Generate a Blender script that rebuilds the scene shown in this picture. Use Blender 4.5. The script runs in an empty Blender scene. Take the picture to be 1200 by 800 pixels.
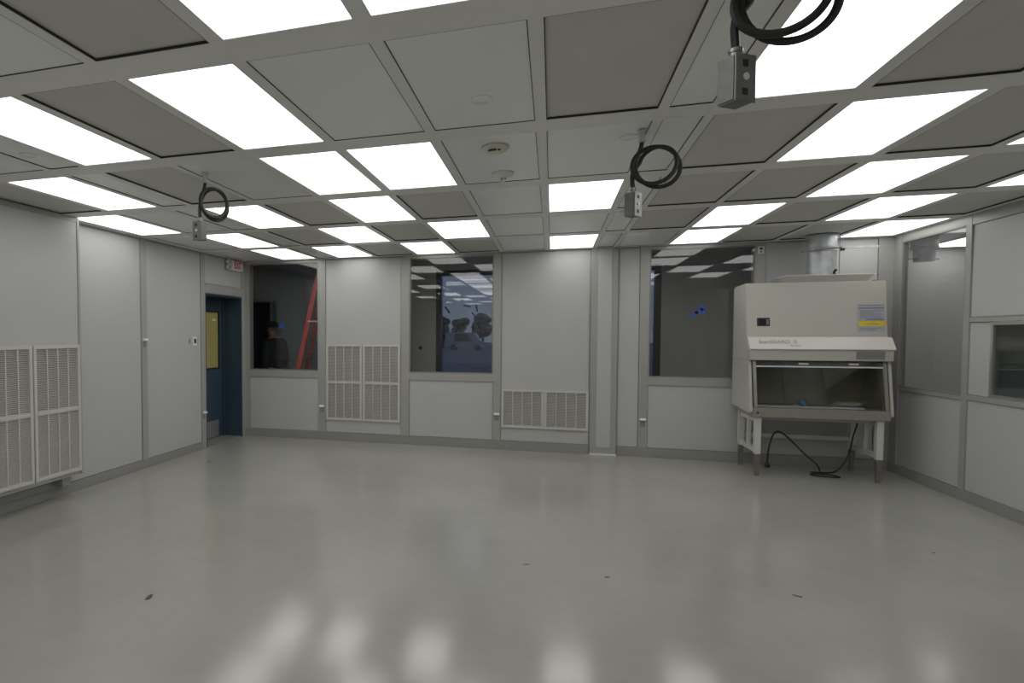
import bpy, bmesh, math, random
from mathutils import Vector, Matrix
random.seed(7)
S = bpy.context.scene
COL = S.collection
PI = math.pi

# ------------------------------------------------------------------ camera, world, exposure
cam_d = bpy.data.cameras.new('camera'); cam = bpy.data.objects.new('camera', cam_d); COL.objects.link(cam)
cam.location = (0, 0, 1.571)
cam.rotation_euler = (PI/2 - 0.0367, 0, 0.2951)
cam_d.sensor_width = 36; cam_d.lens = 36*700/1200
cam_d.shift_x = (600 - 434)/1200; cam_d.shift_y = (418.1 - 400)/1200
cam_d.clip_start = 0.02; cam_d.clip_end = 400
S.camera = cam
W = bpy.data.worlds.new('dusk_sky'); S.world = W; W.use_nodes = True
wn = W.node_tree.nodes; wl = W.node_tree.links
wbg = wn['Background']
wtc = wn.new('ShaderNodeTexCoord'); wsx = wn.new('ShaderNodeSeparateXYZ'); wr = wn.new('ShaderNodeValToRGB')
wl.new(wtc.outputs['Generated'], wsx.inputs[0]); wl.new(wsx.outputs['Z'], wr.inputs[0]); wl.new(wr.outputs[0], wbg.inputs[0])
wr.color_ramp.elements[0].position = 0.0; wr.color_ramp.elements[0].color = (.085, .105, .145, 1)
wr.color_ramp.elements[1].position = 0.5; wr.color_ramp.elements[1].color = (.055, .085, .17, 1)
wbg.inputs[1].default_value = 1.0
S.view_settings.view_transform = 'Standard'; S.view_settings.look = 'None'
S.view_settings.exposure = 0.0; S.view_settings.gamma = 1.0; S.view_settings.use_curve_mapping = False
LIGHT = 2.75        # radiance of the ceiling light diffusers

# ------------------------------------------------------------------ key dimensions
H = 2.7; D = 8.354; LW = -4.594; RW = 3.76; REAR = -2.9
P = 1.238; MG = 0.088            # ceiling row pitch, half cross beam
CW = 0.536                        # clear width of a ceiling bay
CX = {'H': -4.474, 'G': -3.882, 'F': -3.001, 'E': -2.409, 'D': -1.817, 'C': -1.225, 'B': -.633, 'A': -.041,
      'I': .789, 'J': 1.381, 'K': 1.973, 'L': 2.565, 'M': 3.157}

# ------------------------------------------------------------------ materials
def nodes_of(name):
    m = bpy.data.materials.new(name); m.use_nodes = True
    nt = m.node_tree; return m, nt.nodes, nt.links, nt.nodes['Principled BSDF']
def mat(name, col, rough=.5, metal=0, spec=.5, var=0, scale=8, bump=0, bscale=60, stretch=None, coat=0, rvar=0):
    m, n, l, b = nodes_of(name)
    b.inputs['Base Color'].default_value = (*col, 1); b.inputs['Roughness'].default_value = rough
    b.inputs['Metallic'].default_value = metal; b.inputs['Specular IOR Level'].default_value = spec
    b.inputs['Coat Weight'].default_value = coat; b.inputs['Coat Roughness'].default_value = .08
    tc = n.new('ShaderNodeTexCoord'); mp = n.new('ShaderNodeMapping'); l.new(tc.outputs['Object'], mp.inputs[0])
    if stretch: mp.inputs['Scale'].default_value = stretch
    if var or rvar:
        nz = n.new('ShaderNodeTexNoise'); nz.inputs['Scale'].default_value = scale; nz.inputs['Detail'].default_value = 5
        l.new(mp.outputs[0], nz.inputs[0])
        if var:
            r = n.new('ShaderNodeValToRGB'); l.new(nz.outputs['Fac'], r.inputs[0])
            r.color_ramp.elements[0].position = .3; r.color_ramp.elements[1].position = .7
            r.color_ramp.elements[0].color = (*[c*(1-var) for c in col], 1)
            r.color_ramp.elements[1].color = (*[min(1, c*(1+var)) for c in col], 1)
            l.new(r.outputs[0], b.inputs['Base Color'])
        if rvar:
            mr = n.new('ShaderNodeMapRange'); l.new(nz.outputs['Fac'], mr.inputs[0])
            mr.inputs['From Min'].default_value = .3; mr.inputs['From Max'].default_value = .7
            mr.inputs['To Min'].default_value = max(0, rough-rvar); mr.inputs['To Max'].default_value = rough+rvar
            l.new(mr.outputs[0], b.inputs['Roughness'])
    if bump:
        nb = n.new('ShaderNodeTexNoise'); nb.inputs['Scale'].default_value = bscale; nb.inputs['Detail'].default_value = 3
        l.new(mp.outputs[0], nb.inputs[0])
        bp = n.new('ShaderNodeBump'); bp.inputs['Strength'].default_value = bump; bp.inputs['Distance'].default_value = .01
        l.new(nb.outputs['Fac'], bp.inputs['Height']); l.new(bp.outputs[0], b.inputs['Normal'])
    return m
def glass(name, tint=(1, 1, 1), r0=.045):
    m = bpy.data.materials.new(name); m.use_nodes = True; n = m.node_tree.nodes; l = m.node_tree.links
    n.remove(n['Principled BSDF']); out = n['Material Output']
    lw = n.new('ShaderNodeLayerWeight'); lw.inputs[0].default_value = .5
    pw = n.new('ShaderNodeMath'); pw.operation = 'POWER'; pw.inputs[1].default_value = 5; l.new(lw.outputs['Facing'], pw.inputs[0])
    ma = n.new('ShaderNodeMath'); ma.operation = 'MULTIPLY_ADD'; ma.inputs[1].default_value = 1-r0; ma.inputs[2].default_value = r0
    l.new(pw.outputs[0], ma.inputs[0])
    t = n.new('ShaderNodeBsdfTransparent'); t.inputs[0].default_value = (*tint, 1)
    g = n.new('ShaderNodeBsdfGlossy'); g.inputs['Roughness'].default_value = .004
    mx = n.new('ShaderNodeMixShader'); l.new(ma.outputs[0], mx.inputs[0]); l.new(t.outputs[0], mx.inputs[1]); l.new(g.outputs[0], mx.inputs[2])
    l.new(mx.outputs[0], out.inputs['Surface']); return m
def emit(name, col, s):
    m, n, l, b = nodes_of(name)
    b.inputs['Base Color'].default_value = (.8, .8, .8, 1); b.inputs['Emission Color'].default_value = (*col, 1)
    b.inputs['Emission Strength'].default_value = s; b.inputs['Roughness'].default_value = .6
    return m
M = {}
M['wall'] = mat('wall_panel_white', (.48, .484, .484), .42, var=.015, scale=2.5)
M['alu'] = mat('aluminium_extrusion', (.375, .375, .357), .38, metal=.1, var=.03, scale=3)
M['alu_dark'] = mat('aluminium_dark_trim', (.25, .25, .24), .4, metal=.15, var=.03)  # darker aluminium for frames, plates and rods
M['base'] = mat('aluminium_baseboard', (.30, .30, .283), .4, metal=.1, var=.04, scale=3)
M['core'] = mat('wall_core', (.42, .42, .41), .7, var=.04)
M['ceil_bar'] = mat('ceiling_grid_coated_aluminium', (.80, .80, .785), .38, metal=0, var=.02, scale=2)
M['ceil_flush'] = mat('ceiling_blank_panel', (.90, .92, .915), .27, metal=0, var=.025, scale=1.2, bump=.02, bscale=3)
M['ceil_filter'] = mat('filter_screen', (.62, .62, .58), .55, var=.03, scale=3, bump=.1, bscale=600)
M['gap_shade'] = mat('black_gap_shade', (.03, .03, .03), .6, var=.1)  # black colour standing for the shadowed gap round ceiling panels
M['light'] = emit('light_diffuser', (1, .985, .965), LIGHT)
M['lip'] = mat('light_frame_white', (.75, .75, .74), .35, var=.02)
M['grille'] = mat('grille_frame_cream', (.56, .555, .52), .45, var=.02)
M['slat'] = mat('louver_slat', (.50, .48, .44), .5, var=.05)
M['slat_back'] = mat('grille_dark_back', (.10, .098, .092), .8, var=.1)
M['glass'] = glass('clear_glass')
M['glass_tint'] = glass('tinted_glass', (.80, .83, .82))
M['blue_door'] = mat('dark_blue_door_paint', (.040, .075, .105), .35, var=.08, scale=3)
M['blue_frame'] = mat('dark_blue_frame_paint', (.034, .060, .088), .4, var=.08)
M['yellow'] = mat('yellow_film', (.42, .37, .13), .35, var=.07, scale=6, stretch=(1, 3, .4))
M['steel'] = mat('brushed_steel', (.50, .50, .49), .32, metal=.7, var=.05, scale=20, stretch=(1, 1, 12))
M['galv'] = mat('galvanised_sheet', (.56, .59, .61), .40, metal=.55, var=.14, scale=12)
M['white'] = mat('white_plastic', (.74, .74, .72), .4, var=.02)
M['cream'] = mat('cream_plastic', (.66, .64, .53), .45, var=.03)
M['red'] = mat('red_lettering', (.62, .03, .05), .4, var=.04)
M['black'] = mat('black_plastic', (.02, .02, .021), .45, var=.15)
M['rubber'] = mat('black_cable_rubber', (.018, .018, .018), .5, var=.15, scale=30)
M['box'] = mat('cast_aluminium_box', (.16, .16, .158), .42, metal=.6, var=.08, scale=30)
M['box_cover'] = mat('galvanised_cover', (.30, .30, .295), .35, metal=.7, var=.07, scale=25)
M['cab'] = mat('cabinet_cream_enamel', (.50, .485, .44), .38, var=.015, scale=3)
M['cab_visor'] = mat('cabinet_visor_white', (.62, .61, .57), .35, var=.01)
M['cab_steel'] = mat('cabinet_stainless', (.36, .335, .30), .34, metal=.6, var=.06, scale=14, stretch=(10, 1, 1))
M['cab_in'] = mat('cabinet_inner_stainless', (.36, .32, .245), .45, metal=.3, var=.10, scale=4)
M['stand'] = mat('stand_white_enamel', (.58, .58, .55), .4, var=.02)
M['shoe'] = mat('grey_steel_shoe', (.20, .185, .165), .45, metal=.3, var=.1, scale=20)
M['paper'] = mat('label_grey_paper', (.40, .42, .46), .6, var=.04, scale=12)
M['ink'] = mat('label_ink', (.20, .21, .25), .6, var=.05)
M['ink_soft'] = mat('label_soft_ink', (.36, .36, .36), .6, var=.05)
M['yel_label'] = mat('label_yellow', (.72, .56, .02), .5, var=.08, scale=20)
M['tape'] = mat('blue_masking_tape', (.03, .09, .42), .6, var=.12, scale=30)
M['bluecup'] = mat('blue_rubber', (.05, .22, .42), .45, var=.08)
M['corr'] = mat('corridor_wall_paint', (.54, .54, .48), .6, var=.03, scale=2)
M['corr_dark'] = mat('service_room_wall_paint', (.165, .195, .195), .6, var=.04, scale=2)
M['corr_floor'] = mat('corridor_concrete', (.25, .25, .24), .5, var=.08, scale=3)
M['frame_black'] = mat('black_window_frame', (.012, .014, .018), .4, var=.1)
M['asphalt'] = mat('asphalt', (.20, .21, .22), .8, var=.2, scale=.7, bump=.3, bscale=30)
M['leaf'] = mat('evening_foliage', (.035, .045, .035), .8, var=.3, scale=1.2, bump=.8, bscale=6)
M['bark'] = mat('bark', (.05, .04, .03), .9, var=.2)
M['ladder'] = mat('red_fibreglass_rail', (.46, .055, .045), .4, var=.06)
M['skin'] = mat('skin', (.30, .17, .12), .5, var=.05)
M['cloth'] = mat('dark_jacket', (.018, .020, .019), .85, var=.15, scale=20, bump=.2, bscale=200)
M['trouser'] = mat('dark_trousers', (.03, .034, .045), .85, var=.15, scale=20)
M['cap'] = mat('black_cap', (.014, .016, .022), .8, var=.15)
M['debris'] = mat('brown_debris', (.085, .075, .058), .85, var=.25, scale=60)
M['car_white'] = mat('car_paint_white', (.45, .46, .48), .25, var=.02)
M['car_dark'] = mat('car_paint_dark', (.05, .06, .08), .25, var=.05)
M['tyre'] = mat('tyre', (.02, .02, .02), .8, var=.1)
M['car_glass'] = mat('car_glass', (.02, .025, .03), .08, var=.05)

def floor_mat():
    m, n, l, b = nodes_of('glossy_grey_epoxy_floor')
    tc = n.new('ShaderNodeTexCoord')
    n1 = n.new('ShaderNodeTexNoise'); n1.inputs['Scale'].default_value = .7; n1.inputs['Detail'].default_value = 6
    n2 = n.new('ShaderNodeTexNoise'); n2.inputs['Scale'].default_value = 9; n2.inputs['Detail'].default_value = 4
    l.new(tc.outputs['Object'], n1.inputs[0]); l.new(tc.outputs['Object'], n2.inputs[0])
    ad = n.new('ShaderNodeMath'); ad.operation = 'MULTIPLY_ADD'; ad.inputs[1].default_value = .25
    l.new(n2.outputs['Fac'], ad.inputs[0]); l.new(n1.outputs['Fac'], ad.inputs[2])
    r = n.new('ShaderNodeValToRGB'); l.new(ad.outputs[0], r.inputs[0])
    r.color_ramp.elements[0].position = .4; r.color_ramp.elements[0].color = (.305, .302, .276, 1)
    r.color_ramp.elements[1].position = .85; r.color_ramp.elements[1].color = (.360, .356, .326, 1)
    l.new(r.outputs[0], b.inputs['Base Color'])
    mr = n.new('ShaderNodeMapRange'); l.new(n2.outputs['Fac'], mr.inputs[0])
    mr.inputs['To Min'].default_value = .07; mr.inputs['To Max'].default_value = .17
    l.new(mr.outputs[0], b.inputs['Roughness'])
    b.inputs['Specular IOR Level'].default_value = .52
    nb = n.new('ShaderNodeTexNoise'); nb.inputs['Scale'].default_value = 170; nb.inputs['Detail'].default_value = 2
    l.new(tc.outputs['Object'], nb.inputs[0])
    nb2 = n.new('ShaderNodeTexNoise'); nb2.inputs['Scale'].default_value = 2.2; l.new(tc.outputs['Object'], nb2.inputs[0])
    bp = n.new('ShaderNodeBump'); bp.inputs['Strength'].default_value = .05; bp.inputs['Distance'].default_value = .004
    l.new(nb.outputs['Fac'], bp.inputs['Height'])
    bp2 = n.new('ShaderNodeBump'); bp2.inputs['Strength'].default_value = .06; bp2.inputs['Distance'].default_value = .03
    l.new(nb2.outputs['Fac'], bp2.inputs['Height']); l.new(bp.outputs[0], bp2.inputs['Normal'])
    l.new(bp2.outputs[0], b.inputs['Normal'])
    return m
M['floor'] = floor_mat()

# ------------------------------------------------------------------ mesh helpers
class MB:
    """collects shapes; build() links them as one mesh object"""
    def __init__(s): s.v = []; s.f = []
    def add(s, vs, fs):
        o = len(s.v); s.v += [tuple(v) for v in vs]; s.f += [tuple(i+o for i in f) for f in fs]; return s
    def box(s, x0, x1, y0, y1, z0, z1):
        x0, x1 = sorted((x0, x1)); y0, y1 = sorted((y0, y1)); z0, z1 = sorted((z0, z1))
        vs = [(x, y, z) for z in (z0, z1) for y in (y0, y1) for x in (x0, x1)]
        return s.add(vs, [(0, 2, 3, 1), (4, 5, 7, 6), (0, 1, 5, 4), (2, 6, 7, 3), (0, 4, 6, 2), (1, 3, 7, 5)])
    def prism_x(s, prof, x0, x1):            # prof: [(y,z)] outline, extruded along x
        n = len(prof); vs = [(x0, y, z) for y, z in prof]+[(x1, y, z) for y, z in prof]
        return s.add(vs, [tuple(range(n)), tuple(range(2*n-1, n-1, -1))]+[(i, i+n, (i+1) % n+n, (i+1) % n) for i in range(n)])
    def prism_y(s, prof, y0, y1):            # prof: [(x,z)]
        n = len(prof); vs = [(x, y0, z) for x, z in prof]+[(x, y1, z) for x, z in prof]
        return s.add(vs, [tuple(range(n-1, -1, -1)), tuple(range(n, 2*n))]+[(i, (i+1) % n, (i+1) % n+n, i+n) for i in range(n)])
    def tube(s, pts, r, n=10, caps=True):
        pts = [Vector(p) for p in pts]; k = len(pts)
        rr = r if isinstance(r, (list, tuple)) else [r]*k
        up = None; base = len(s.v); vs = []
        for i, p in enumerate(pts):
            t = (pts[min(i+1, k-1)]-pts[max(i-1, 0)]).normalized()
            if up is None:
                a = Vector((0, 0, 1)) if abs(t.z) < .9 else Vector((1, 0, 0)); up = (a-t*a.dot(t)).normalized()
            else:
                up = (up-t*up.dot(t)); up = up.normalized() if up.length > 1e-6 else Vector((1, 0, 0))
            w = t.cross(up)
            for j in range(n):
                a = 2*PI*j/n; vs.append(p+(up*math.cos(a)+w*math.sin(a))*rr[i])
        fs = []
        for i in range(k-1):
            for j in range(n):
                fs.append((i*n+j, i*n+(j+1) % n, (i+1)*n+(j+1) % n, (i+1)*n+j))
        if caps: fs += [tuple(range(n-1, -1, -1)), tuple(range((k-1)*n, k*n))]
        return s.add(vs, fs)
    def lathe(s, c, prof, n=24):             # prof [(r,z)] about vertical axis at c
        vs = []; fs = []; k = len(prof)
        for r, z in prof:
            for j in range(n):
                a = 2*PI*j/n; vs.append((c[0]+r*math.cos(a), c[1]+r*math.sin(a), c[2]+z))
        for i in range(k-1):
            for j in range(n): fs.append((i*n+j, i*n+(j+1) % n, (i+1)*n+(j+1) % n, (i+1)*n+j))
        fs += [tuple(range(n-1, -1, -1)), tuple(range((k-1)*n, k*n))]
        return s.add(vs, fs)
    def ball(s, c, rx, ry=None, rz=None, nu=14, nv=9):
        ry = ry or rx; rz = rz or rx
        prof = [(math.sin(PI*i/nv), -math.cos(PI*i/nv)) for i in range(nv+1)]
        vs = []; fs = []
        for r, z in prof:
            r = max(r, 1e-3)
            for j in range(nu):
                a = 2*PI*j/nu; vs.append((c[0]+rx*r*math.cos(a), c[1]+ry*r*math.sin(a), c[2]+rz*z))
        for i in range(nv):
            for j in range(nu): fs.append((i*nu+j, i*nu+(j+1) % nu, (i+1)*nu+(j+1) % nu, (i+1)*nu+j))
        return s.add(vs, fs)
    def xf(s, m):
        s.v = [tuple(m @ Vector(v)) for v in s.v]; return s
    def mesh(s, name, material, origin=(0, 0, 0), bevel=0, smooth=False):
        me = bpy.data.meshes.new(name)
        me.from_pydata([(v[0]-origin[0], v[1]-origin[1], v[2]-origin[2]) for v in s.v], [], s.f)
        bm = bmesh.new(); bm.from_mesh(me)
        bmesh.ops.recalc_face_normals(bm, faces=bm.faces[:])
        if bevel:
            es = [e for e in bm.edges if e.is_manifold and e.calc_face_angle(0) > .5]
            bmesh.ops.bevel(bm, geom=es, offset=bevel, segments=2, affect='EDGES', clamp_overlap=True)
        if smooth:
            for f in bm.faces: f.smooth = True
            for e in bm.edges:
                if e.is_manifold and e.calc_face_angle(0) > .7: e.smooth = False
        bm.to_mesh(me); bm.free()
        me.materials.append(material); return me
    def build(s, name, material, parent=None, bevel=0, smooth=False, origin=None):
        if origin is None: origin = ORG.get(parent.name, (0, 0, 0)) if parent else (0, 0, 0)
        me = s.mesh(name, material, origin, bevel, smooth)
        return link(name, me, parent, origin if not parent else None)
ORG = {}
def link(name, me, parent=None, loc=None):
    o = bpy.data.objects.new(name, me); COL.objects.link(o)
    if parent: o.parent = parent; ORG[o.name] = ORG.get(parent.name, (0, 0, 0))
    if loc: o.location = loc; ORG[o.name] = tuple(loc)
    return o
def box(*a): return MB().box(*a)
def empty(name, loc=(0, 0, 0), rz=0):
    o = bpy.data.objects.new(name, None); COL.objects.link(o); o.location = loc; o.rotation_euler.z = rz
    o.empty_display_size = .1; ORG[o.name] = tuple(loc); return o
def tag(o, label, cat, group=None):
    o['label'] = label; o['category'] = cat
    if group: o['group'] = group
    return o
def struct(o, label=None):
    o['kind'] = 'structure'
    if label: o['label'] = label
    return o
def copy_tree(o, loc=None, rz=None, parent=None):
    c = o.copy(); COL.objects.link(c)
    if parent: c.parent = parent
    if loc is not None: c.location = loc
    if rz is not None: c.rotation_euler.z = rz
    for ch in list(o.children): copy_tree(ch, parent=c)
    return c
def spline(pts, n=8):
    pts = [Vector(p) for p in pts]; out = []
    for i in range(len(pts)-1):
        p0 = pts[max(i-1, 0)]; p1 = pts[i]; p2 = pts[i+1]; p3 = pts[min(i+2, len(pts)-1)]
        for k in range(n):
            t = k/n
            out.append(.5*((2*p1)+(-p0+p2)*t+(2*p0-5*p1+4*p2-p3)*t*t+(-p0+3*p1-3*p2+p3)*t**3))
    out.append(pts[-1]); return out
def text_mesh(body, size, material, name, extrude=.0008, bold=0, align='LEFT'):
    cu = bpy.data.curves.new(name, 'FONT'); cu.body = body; cu.size = size; cu.extrude = extrude; cu.offset = bold
    cu.align_x = align; cu.align_y = 'CENTER'
    o = bpy.data.objects.new(name, cu); COL.objects.link(o)
    dg = bpy.context.evaluated_depsgraph_get(); dg.update()
    me = bpy.data.meshes.new_from_object(o.evaluated_get(dg)); bpy.data.objects.remove(o); bpy.data.curves.remove(cu)
    me.materials.clear(); me.materials.append(material); me.name = name; return me

# ================================================================== FLOOR
fl = box(LW-.45, RW+.1, REAR-.1, D+.1, -.1, 0).build('floor', M['floor'])
struct(fl, 'glossy light grey epoxy floor of the clean room')

# ================================================================== CEILING
ceil = box(LW-.1, RW+.1, REAR-.1, D+.1, 2.80, 2.86).build('ceiling', M['core'], origin=(0, 0, 0))
struct(ceil, 'grid ceiling of grey metal panels and light panels')
NROW = 9
def row_y(r): return D-r*P+MG, D-(r-1)*P-MG       # front (near camera), back
for r in range(0, NROW+1):                         # cross beams
    y0 = D-r*P-MG; y1 = D-r*P+MG
    if r == 0: y1 = D
    if r == NROW: y0 = REAR
    box(LW, RW, y0, y1, H, 2.80).build('crossbeam', M['ceil_bar'], ceil)
cols = 'HGFEDCBAIJKLM'
edges = []
edges.append((LW, CX['H']))
for a, b in zip(cols[:-1], cols[1:]):
    x0 = CX[a]+CW; x1 = CX[b]
    if a == 'G' or a == 'A': edges.append((x0, x0+.05)); edges.append((x1-.05, x1))
    else: edges.append((x0, x1))
edges.append((CX['M']+CW, RW))
NARROW = [(CX['G']+CW+.05, CX['F']-.05), (CX['A']+CW+.05, CX['I']-.05)]
run_me = {}
for (x0, x1) in edges:
    for r in range(1, NROW+1):
        y0, y1 = row_y(r); w = round(x1-x0, 4)
        if w not in run_me: run_me[w] = box(0, w, 0, y1-y0, 0, .10).mesh('runner', M['ceil_bar'])
        o = link('runner', run_me[w], ceil); o.location = (x0, y0, H)
LIGHTS = {1: 'GFDAJM', 2: 'GECJL', 3: 'HFDAKM', 4: 'GDCJL', 5: 'FDI', 6: 'CBG', 7: 'DFAJ', 8: 'GECI', 9: 'FDAJ'}
FILTERS = {1: 'ECKL', 2: 'FDKMI', 3: 'ECIJL', 4: 'FIKHM', 5: 'EAJL', 6: 'DIJF', 7: 'ECIK', 8: 'FDAJ', 9: 'ECIK'}
BD = P-2*MG
def ring(x0, x1, y0, y1, z0, z1, t):
    return MB().box(x0, x1, y0, y0+t, z0, z1).box(x0, x1, y1-t, y1, z0, z1).box(x0, x0+t, y0+t, y1-t, z0, z1).box(x1-t, x1, y0+t, y1-t, z0, z1)
pan_flush = box(.004, CW-.004, .004, BD-.004, .004, .03).mesh('ceiling_panel', M['ceil_flush'])
pan_filter = box(.004, CW-.004, .004, BD-.004, .012, .055).mesh('filter_panel', M['ceil_filter'])
shade_flush = ring(0, CW, 0, BD, .001, .03, .004).mesh('gap_shade', M['gap_shade'])  # thin black rings paint the gap shadow at the panel edges
shade_filter = ring(0, CW, 0, BD, .001, .055, .004).mesh('gap_shade', M['gap_shade'])
l_diff = box(.008, CW-.008, .008, BD-.008, .006, .03).mesh('diffuser', M['light'])
l_frame = ring(0, CW, 0, BD, .001, .05, .008).mesh('light_frame', M['lip'])
nar = {}
for i, (x0, x1) in enumerate(NARROW):
    nar[i] = (box(.003, x1-x0-.003, .003, BD-.003, .006, .03).mesh('narrow_panel', M['ceil_flush']),
              ring(0, x1-x0, 0, BD, .001, .03, .003).mesh('gap_shade', M['gap_shade']))
ORDN = dict(zip(range(1, 10), 'first second third fourth fifth sixth seventh eighth ninth'.split()))
LINE = {'H': 'the door wall', 'G': 'the ladder window', 'F': 'the tall grilles', 'E': 'the post beside the tall grilles', 'D': 'the near half of the dusk window',
        'C': 'the far half of the dusk window', 'B': 'the low grille by the window', 'A': 'the low grille by the chase', 'I': 'the narrow blank panel', 'J': 'the taped window',
        'K': 'the cabinet display', 'L': 'the cabinet duct', 'M': 'the tall side window'}
LINE['D'] = 'the grille side of dusk window'; LINE['C'] = 'the chase side of dusk window'
first = None
for r in range(1, NROW+1):
    y0, y1 = row_y(r)
    for c in cols:
        if c in LIGHTS[r]:
            if first is None:
                first = empty('ceiling_light', (CX[c], y0, H))
                d = link('diffuser', l_diff, first); f = link('light_frame', l_frame, first)
                o = first
            else: o = copy_tree(first, (CX[c], y0, H))
            tag(o, 'white light panel, %s row from the windows, aligned with %s' % (ORDN[r], LINE[c]), 'ceiling light', 'ceiling light panels')
        else:
            filt = c in FILTERS[r]
            o = link('filter_panel' if filt else 'ceiling_panel', pan_filter if filt else pan_flush, ceil); o.location = (CX[c], y0, H)
            g = link('gap_shade', shade_filter if filt else shade_flush, o)
    for i, (x0, x1) in enumerate(NARROW):
        o = link('narrow_panel', nar[i][0], ceil); o.location = (x0, y0, H)
        g = link('gap_shade', nar[i][1], o)

# ================================================================== WALLS
ZB = .12                                # top of baseboard
FR = .012                               # how far mullions stand proud
# ---- back wall: bays in x; windows at bays 1, 3, 5
WIN = {1: (-4.505, -3.355), 2: (-1.955, -.773), 3: (1.183, 2.356)}
WZ0, WZ1 = 1.03, 2.665
core = MB()
xs = [LW-.3]+[x for k in (1, 2, 3) for x in WIN[k]]+[RW+.1]
for i in range(0, len(xs), 2): core.box(xs[i], xs[i+1], D+.012, D+.11, 0, 2.80)
for k in WIN: core.box(*WIN[k], D+.012, D+.11, 0, WZ0).box(*WIN[k], D+.012, D+.11, WZ1, 2.80)
wb = core.build('wall_back', M['core']); struct(wb, 'panelled white wall with three windows and a chase')
def panel(x0, x1, z0, z1): return box(x0+.004, x1-.004, D+.001, D+.012, z0+.004, z1-.004).build('wall_panel', M['wall'], wb, bevel=.002)
def mull(x0, x1, z0=ZB, z1=H, pr=FR): return box(x0, x1, D-pr, D+.012, z0, z1).build('mullion', M['alu'], wb, bevel=.002)
def rail(x0, x1, z0, z1, pr=FR-.002): return box(x0, x1, D-pr, D+.012, z0, z1).build('rail', M['alu'], wb, bevel=.002)
for k in WIN:
    panel(*WIN[k], ZB, .925); rail(*WIN[k], .925, WZ0); rail(*WIN[k], WZ1, H)
for x0, x1 in ((-3.235, -2.077), (-.665, .474), (.818, 1.072), (2.464, 3.60)):
    panel(x0, x1, ZB, H-.015); rail(x0, x1, H-.015, H)
for x0, x1 in ((LW, -4.505), (-3.355, -3.235), (-2.077, -1.955), (-.773, -.665), (1.072, 1.183), (2.356, 2.464), (3.60, RW)):
    mull(x0, x1)
# chase column in line with the narrow ceiling strip
ch = box(.485, .808, D-.035, D+.012, 0, H).build('chase', M['alu'], wb, bevel=.003)
box(.565, .735, D-.041, D-.035, .10, H-.012).build('chase_cover', M['wall'], ch, bevel=.002)
box(.478, .815, D-.052, D-.035, 0, .018).build('chase_foot', M['white'], ch, bevel=.002)
mull(.474, .485); mull(.808, .818)
bb = box(LW, .478, D-.016, D+.012, 0, ZB).build('baseboard_back', M['base'], bevel=.003); struct(bb, 'aluminium baseboard under the windows')
bb2 = box(.815, RW, D-.016, D+.012, 0, ZB).build('baseboard_back', M['base'], bevel=.003); struct(bb2, 'aluminium baseboard behind the cabinet stand')
def window(name, label, x0, x1, z0, z1):
    w = empty(name, ((x0+x1)/2, D, z0)); struct(w, label)
    t = .016
    MB().box(x0, x1, D-.004, D+.10, z0, z0+t).box(x0, x1, D-.004, D+.10, z1-t, z1).box(x0, x0+t, D-.004, D+.10, z0+t, z1-t).box(x1-t, x1, D-.004, D+.10, z0+t, z1-t).build('frame', M['alu_dark'], w)
    box(x0+t, x1-t, D+.008, D+.016, z0+t, z1-t).build('pane', M['glass'], w)
    return w
window('window_1', 'window onto a dark room with a red ladder', *WIN[1], WZ0, WZ1)
window('window_2', 'window facing a black-framed outer window at dusk', *WIN[2], WZ0, WZ1)
window('window_3', 'window with a T of blue tape beside the cabinet', *WIN[3], WZ0, WZ1)

# ---- left wall
DX = .31                                # depth of the door recess
DY0, DY1, DZ = 7.245, 8.27, 2.155
core = MB().box(LW-.35, LW-.012, REAR, DY0, 0, 2.80).box(LW-.35, LW-.012, DY0, DY1, DZ, 2.80).box(LW-.35, LW-.012, DY1, D+.012, 0, 2.80)
wl_ = core.build('wall_left', M['core']); struct(wl_, 'panelled white wall with the blue door')
def lpanel(y0, y1, z0, z1): return box(LW-.012, LW-.001, y0+.004, y1-.004, z0+.004, z1-.004).build('wall_panel', M['wall'], wl_, bevel=.002)
def lmull(y0, y1, z0=ZB-.02, z1=H, pr=FR): return box(LW-.012, LW+pr, y0, y1, z0, z1).build('mullion', M['alu'], wl_, bevel=.002)
LZB = .10
lpanel(4.80, 5.90, LZB, H-.015); lpanel(6.0, 7.14, LZB, H-.015); lpanel(DY0, 8.27, 2.285, H-.015)
for y0, y1 in ((4.76, 4.80), (5.90, 6.0), (7.14, DY0), (8.27, D)): lmull(y0, y1, 0 if y0 > 7 else LZB)
box(LW-.012, LW+.010, DY0, 8.27, DZ, 2.285).build('rail', M['alu'], wl_, bevel=.002)
box(LW-.012, LW+.010, 4.80, 8.27, H-.015, H).build('rail', M['alu'], wl_, bevel=.002)
ys = [REAR, -1.7, -.4, .9, 2.2, 3.5]
for a, b in zip(ys[:-1], ys[1:]): lpanel(a, b-.1, LZB, H-.015); lmull(b-.1, b)
# projecting return-air chase
UX = -4.40; UY0, UY1 = 3.52, 4.757
ch = box(LW-.012, UX-.008, UY0, UY1, .215, H).build('air_chase', M['core'], wl_)
box(UX-.008, UX, UY0+.004, UY1-.03, .235, H-.045).build('chase_cover', M['wall'], ch, bevel=.002)
box(UX-.008, UX+.006, UY1-.03, UY1, .215, H).build('corner_post', M['alu'], ch, bevel=.002)
box(UX-.008, UX+.004, UY0, UY1-.03, H-.045, H).build('top_rail', M['alu'], ch, bevel=.002)
box(LW+.014, UX-.06, 4.56, 4.66, .125, .214).build('chase_bracket', M['alu'], ch, bevel=.003)
box(LW-.012, LW+.030, UY0, UY1, LZB+.001, .165).build('kick_strip', M['alu'], ch, bevel=.003)
bl = box(LW-.012, LW+.016, REAR, 7.14, 0, LZB).build('baseboard_left', M['base'], bevel=.003); struct(bl, 'aluminium baseboard under the air chase')
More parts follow.
